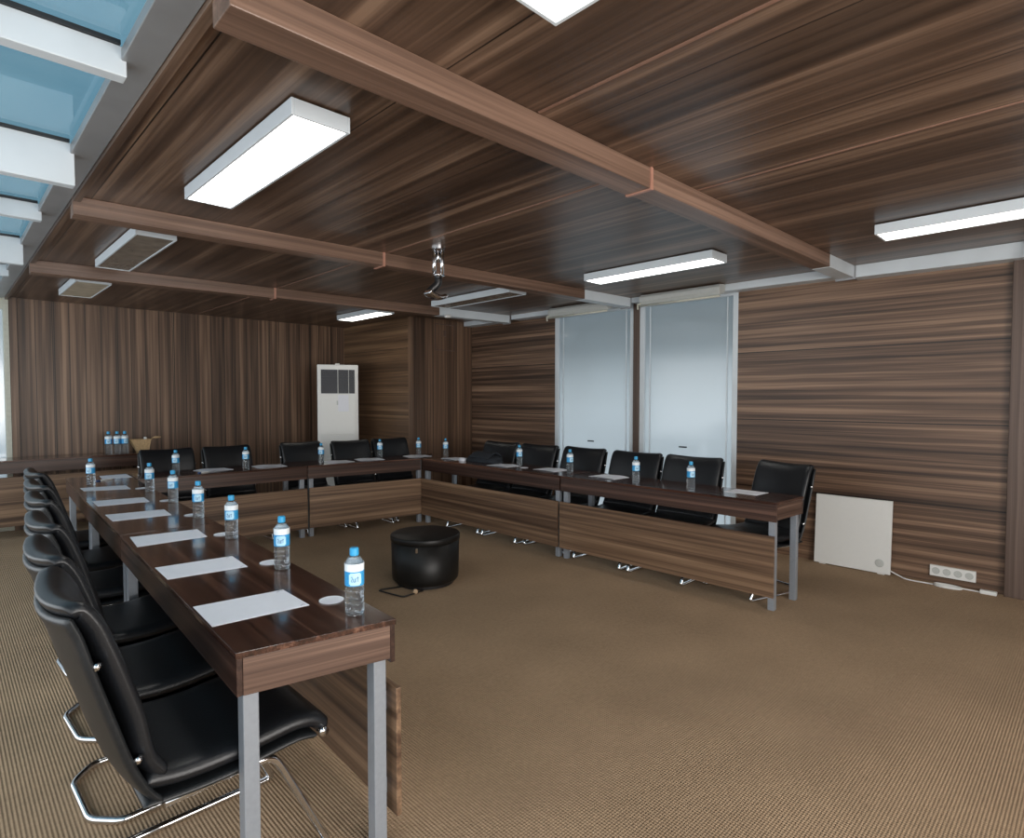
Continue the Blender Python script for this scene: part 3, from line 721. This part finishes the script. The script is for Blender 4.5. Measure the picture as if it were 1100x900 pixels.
# crumpled tissue and jacket on the right table
def lump(name, cx, cy, z, rx, ry, h, mat, lab, cat, seed, parts=None):
    t = thing(name, (cx, cy, z), lab, cat)
    rnd = random.Random(seed); bm = BM(); n, m = 22, 9
    rings = []
    ph = [rnd.uniform(0, 6.28) for _ in range(6)]
    for j in range(m):
        f = j / (m - 1); r = math.cos(f * PI / 2) ** .6; ring = []
        for i in range(n):
            a = 2 * PI * i / n; w = 1 + .10 * math.sin(3 * a + ph[0] + 2 * f) + .07 * math.sin(7 * a + ph[1] + 5 * f) + .03 * math.sin(13 * a + ph[2])
            ring.append(bm.verts.new((rx * r * w * math.cos(a), ry * r * w * math.sin(a), h * math.sin(f * PI / 2) * (1 + .15 * math.sin(5 * a + ph[3]) * (1 - f)) if j else 0)))
        rings.append(ring)
    for A, B in zip(rings, rings[1:]):
        for k in range(n): bm.faces.new((A[k], A[(k + 1) % n], B[(k + 1) % n], B[k]))
    bm.faces.new(rings[0][::-1]); bm.faces.new(rings[-1])
    link('cloth_folds' if parts is None else parts, bm, mat, t, smooth=True)
    return t
j = lump('folded_jacket', 4.34, 4.86, Z, .13, .26, .085, m_jacket, 'dark blue folded jacket lying on the right table near the corner', 'jacket', 3)
bm = BM(); slab(bm, [(-.11, .05), (-.04, .095), (.03, .10), (.10, .06)], .010, .16, 0, .02); link('sleeve', bm, m_jacket, j, smooth=True)
lump('crumpled_tissue', 4.24, 5.15, Z, .035, .055, .032, m_paper, 'small crumpled white tissue beside the dark jacket', 'tissue', 9, 'crumple')

# napkin basket on the far table
t = thing('napkin_basket', (1.765, 8.14, .81), 'pale wicker basket on the far side table right of the wrapped bottles', 'basket')
bm = BM()
def fr(x0, x1, y0, y1, z): return [bm.verts.new(p) for p in ((x0, y0, z), (x1, y0, z), (x1, y1, z), (x0, y1, z))]
a = fr(-.06, .05, -.05, .05, 0); b = fr(-.14, .07, -.07, .07, .15); c = fr(-.13, .06, -.06, .06, .148); d = fr(-.055, .045, -.045, .045, .006)
for P_, Q_ in ((a, b), (b, c), (c, d)):
    for k in range(4): bm.faces.new((P_[k], P_[(k + 1) % 4], Q_[(k + 1) % 4], Q_[k]))
bm.faces.new(a[::-1]); bm.faces.new(d); link('basket_shell', bm, m_basket, t)
bm = BM(); tube(bm, [(-.14, -.07, .15), (.07, -.07, .15), (.07, .07, .15), (-.14, .07, .15)], .006, 6, True); link('rim', bm, m_basket, t)
bm = BM(); lathe(bm, [(0, -.02), (.014, -.014), (.02, 0), (.014, .014), (0, .02)], 14, (.02, -.02, .165)); tube(bm, [(.02, -.02, .15), (.02, -.01, .02)], .005, 6); link('ball_pick', bm, m_white_plastic, t, smooth=True)
bm = BM(); tube(bm, [(.0, .03, .03), (.10, .0, .165)], .006, 6); tube(bm, [(.10, 0, .165), (.13, 0, .172), (.19, -.01, .172)], [.006, .016, .006], 8); link('wooden_spoon', bm, m_basket, t, smooth=True)

# ------------------------------------------------------------------ black drum on floor
t = thing('cylindrical_pouf', (2.75, 3.80, 0), 'black cylindrical drum pouf standing on the carpet inside the horseshoe', 'pouf')
bm = BM(); lathe(bm, [(0, .03), (.245, .03), (.258, .045), (.262, .08), (.266, .34), (.0, .34)], 48); link('body', bm, m_drum, t, smooth=True)
bm = BM(); lathe(bm, [(0, .341), (.268, .341), (.272, .348), (.273, .380), (.268, .387), (.262, .390), (0, .390)], 48); link('lid', bm, m_drum, t, smooth=True)
bm = BM(); lathe(bm, [(0, 0), (.22, 0), (.22, .03), (0, .03)], 36); link('plinth', bm, m_black, t)
bm = BM(); tube(bm, rounded([(-.20, -.02, .012), (-.41, .04, .012), (-.36, -.22, .012), (-.17, -.20, .012)], .03), .006, 8); link('wire_loop', bm, m_black, t, smooth=True)
bm = BM(); lathe(bm, [(0, 0), (.014, .004), (.021, .016), (.021, .024), (.012, .036), (0, .038)], 16, (-.24, -.20, 0)); link('cork_stop', bm, m_cork, t, smooth=True)
bm = BM(); box(bm, -.262 * .77 - .012, -.262 * .77 + .002, -.262 * .66 - .006, -.262 * .66 + .006, .295, .33); link('latch', bm, m_chrome, t, bevel=.001)

# ------------------------------------------------------------------ white air cooler
t = thing('air_conditioner', (4.08, 7.72, 0), 'white floor standing air conditioner with dark louvres before the far wall', 'air conditioner', rz=math.radians(-26))
W2 = .275
bm = BM(); box(bm, -W2, W2, -.16, .18, .0, 1.92); link('cabinet', bm, m_white_plastic, t, bevel=.012, seg=3)
bm = BM()
for a in ((-W2 + .05, -.045 + .04, -.168, 1.52, 1.85), (.005, W2 - .05, -.168, 1.52, 1.85)): box(bm, a[0], a[1], a[2], -.155, a[3], a[4])
lv = link('louvre_bank', bm, m_dark_glass, t)
bm = BM()
for k in range(9):
    z = 1.54 + k * .035; box(bm, -W2 + .055, -.01, -.176, -.168, z, z + .006); box(bm, .01, W2 - .055, -.176, -.168, z, z + .006)
link('louvre', bm, m_black, lv)
bm = BM(); box(bm, -.006, .002, -.178, -.16, 1.52, 1.85); box(bm, .14, .146, -.178, -.16, 1.52, 1.85); link('mullion', bm, m_grey_plastic, t)
bm = BM(); box(bm, -W2 + .04, W2 - .04, -.170, -.16, .95, 1.50); box(bm, -W2 + .04, W2 - .04, -.170, -.16, .10, .94); link('front_panel', bm, m_white_plastic, t, bevel=.003)
bm = BM(); hexa(bm, [(.0, -.176), (.14, -.176), (.14, -.1705), (.0, -.1705)], 1.27, 1.50); link('notice_sheet', bm, m_paper, t)
bm = BM(); box(bm, -.03, .03, -.05, .05, 1.92, 1.945); link('top_knob', bm, m_white_plastic, t, bevel=.006)
bm = BM(); box(bm, -.02, .005, -.172, -.1705, 1.36, 1.42); link('badge', bm, m_grey_plastic, t)

# ------------------------------------------------------------------ heater panel, cable, outlets
t = thing('panel_heater', (5.575, 1.552, .008), 'square white panel heater leaning on the laminate wall', 'heater')
bm = BM(); hexa(bm, [(-.035, -.292), (-.010, -.292), (-.010, .292), (-.035, .292)], 0, .60)
for v in bm.verts:
    v.co.x += .035 * v.co.z / .6
link('panel', bm, m_white_plastic, t, bevel=.003)
bm = BM(); lathe(bm, [(0, .0), (.030, .0), (.033, .003), (.026, .006), (0, .006)], 24)
bmesh.ops.rotate(bm, verts=bm.verts, matrix=Matrix.Rotation(-PI / 2, 3, 'Y')); bmesh.ops.translate(bm, verts=bm.verts, vec=(-.032, -.215, .085)); link('dial', bm, m_grey_plastic, t, smooth=False)
bm = BM(); box(bm, -.03, .0, -.25, -.2, -.008, 0); box(bm, -.03, .0, .2, .25, -.008, 0); link('foot', bm, m_white_plastic, t)
t = thing('power_cable', (5.57, 1.24, 0), 'white power cable running along the floor from the panel heater', 'cable')
bm = BM(); z = .0055
pts = [(-.02, .03, .045), (-.03, -.04, .02), (-.045, -.10, z), (-.05, -.20, z), (-.04, -.30, z)]
for k in range(22):
    a = k / 22 * 2 * PI * 2.4; pts.append((-.055 + .035 * math.cos(a + 1.2), -.37 + .085 * math.sin(a + 1.2), z + .004 * k / 6))
pts += [(-.02, -.45, z), (-.02, -.56, z)]
tube(bm, spline(pts, 3), .0055, 8); link('cable', bm, m_white_plastic, t, smooth=True)
bm = BM(); box(bm, -.045, -.005, -.66, -.56, 0, .028); link('plug', bm, m_white_plastic, t, bevel=.005)
t = thing('socket_strip', (XR, .858, .097), 'white strip of four wall sockets low on the laminate wall', 'socket')
bm = BM(); box(bm, -.022, 0, -.145, .145, -.042, .042); link('plate', bm, m_white_plastic, t, bevel=.003)
for k in range(4):
    y = -.105 + .07 * k
    bm = BM(); lathe(bm, [(0, 0), (.020, 0), (.024, .002), (.026, .0), (.026, -.004)], 20)
    for s in (-.008, .008): lathe(bm, [(0, .0035), (.003, .0035), (.003, .0), (0, 0)], 8, (s, 0, 0))
    bmesh.ops.rotate(bm, verts=bm.verts, matrix=Matrix.Rotation(-PI / 2, 3, 'Y')); bmesh.ops.translate(bm, verts=bm.verts, vec=(-.0225, y, 0)); link('socket', bm, m_grey_plastic, t)

# ------------------------------------------------------------------ light
def area(name, loc, rot, sx, sy, e, col=(1, 1, 1), spread=None):
    l = bpy.data.lights.new(name, 'AREA'); l.shape = 'RECTANGLE'; l.size = sx; l.size_y = sy; l.energy = e; l.color = col
    if spread: l.spread = spread
    o = bpy.data.objects.new(name, l); COL.objects.link(o); o.location = loc; o.rotation_euler = rot; return o
area('fill_near_opening', (.875, YN + .02, 1.35), (math.radians(90), 0, 0), 3.6, 1.9, 185, (1., .95, .90))  # area lamp added behind the camera to lift the room light
area('fill_left_side', (XL + .02, 2.9, 1.35), (0, math.radians(-90), 0), 2.2, 10.5, 85, (.93, .97, 1.))  # area lamp added out of view to brighten the left side
sl = bpy.data.lights.new('pane_fill_sun', 'SUN'); sl.energy = 1.5; sl.angle = math.radians(24); sl.color = (1., .98, .95)  # sun added to brighten the lower part of the frosted panes
so = bpy.data.objects.new('pane_fill_sun', sl); COL.objects.link(so)
so.rotation_euler = Vector((-math.cos(math.radians(36)), -.12, -math.sin(math.radians(36)))).to_track_quat('-Z', 'Y').to_euler()
w = bpy.data.worlds.new('sky'); SC.world = w; w.use_nodes = True; nt = w.node_tree; nt.nodes.clear()
out = nt.nodes.new('ShaderNodeOutputWorld'); bg = nt.nodes.new('ShaderNodeBackground'); bg.inputs[1].default_value = .95
tc = nt.nodes.new('ShaderNodeTexCoord'); sp = nt.nodes.new('ShaderNodeSeparateXYZ'); nt.links.new(tc.outputs['Generated'], sp.inputs[0])
rp = nt.nodes.new('ShaderNodeValToRGB'); rp.color_ramp.elements[0].position = .0; rp.color_ramp.elements[0].color = (.80, .86, .90, 1)
rp.color_ramp.elements[1].position = .9; rp.color_ramp.elements[1].color = (.50, .68, .85, 1)
nt.links.new(sp.outputs[2], rp.inputs['Fac'])
ns = nt.nodes.new('ShaderNodeTexNoise'); ns.inputs['Scale'].default_value = 2.2; ns.inputs['Detail'].default_value = 4; nt.links.new(tc.outputs['Generated'], ns.inputs['Vector'])
cr = nt.nodes.new('ShaderNodeValToRGB'); cr.color_ramp.elements[0].position = .45; cr.color_ramp.elements[1].position = .6
nt.links.new(ns.outputs['Fac'], cr.inputs['Fac'])
mx = nt.nodes.new('ShaderNodeMix'); mx.data_type = 'RGBA'; nt.links.new(cr.outputs['Color'], mx.inputs[0]); nt.links.new(rp.outputs['Color'], mx.inputs[6]); mx.inputs[7].default_value = (.95, .97, 1, 1)
nt.links.new(mx.outputs[2], bg.inputs[0]); nt.links.new(bg.outputs[0], out.inputs[0])

# ------------------------------------------------------------------ camera
cam = bpy.data.cameras.new('camera'); cam.sensor_fit = 'HORIZONTAL'; cam.sensor_width = 36; cam.lens = 634 / 1100 * 36
cam.clip_start = .02; cam.clip_end = 200
co = bpy.data.objects.new('camera', cam); COL.objects.link(co); co.location = (0, 0, 1.45)
co.rotation_euler = (math.radians(90) - math.atan(22 / 634), 0, -math.radians(44.3)); SC.camera = co
vs = SC.view_settings; vs.view_transform = 'Standard'; vs.look = 'None'; vs.gamma = 1; vs.use_curve_mapping = False; vs.exposure = .25
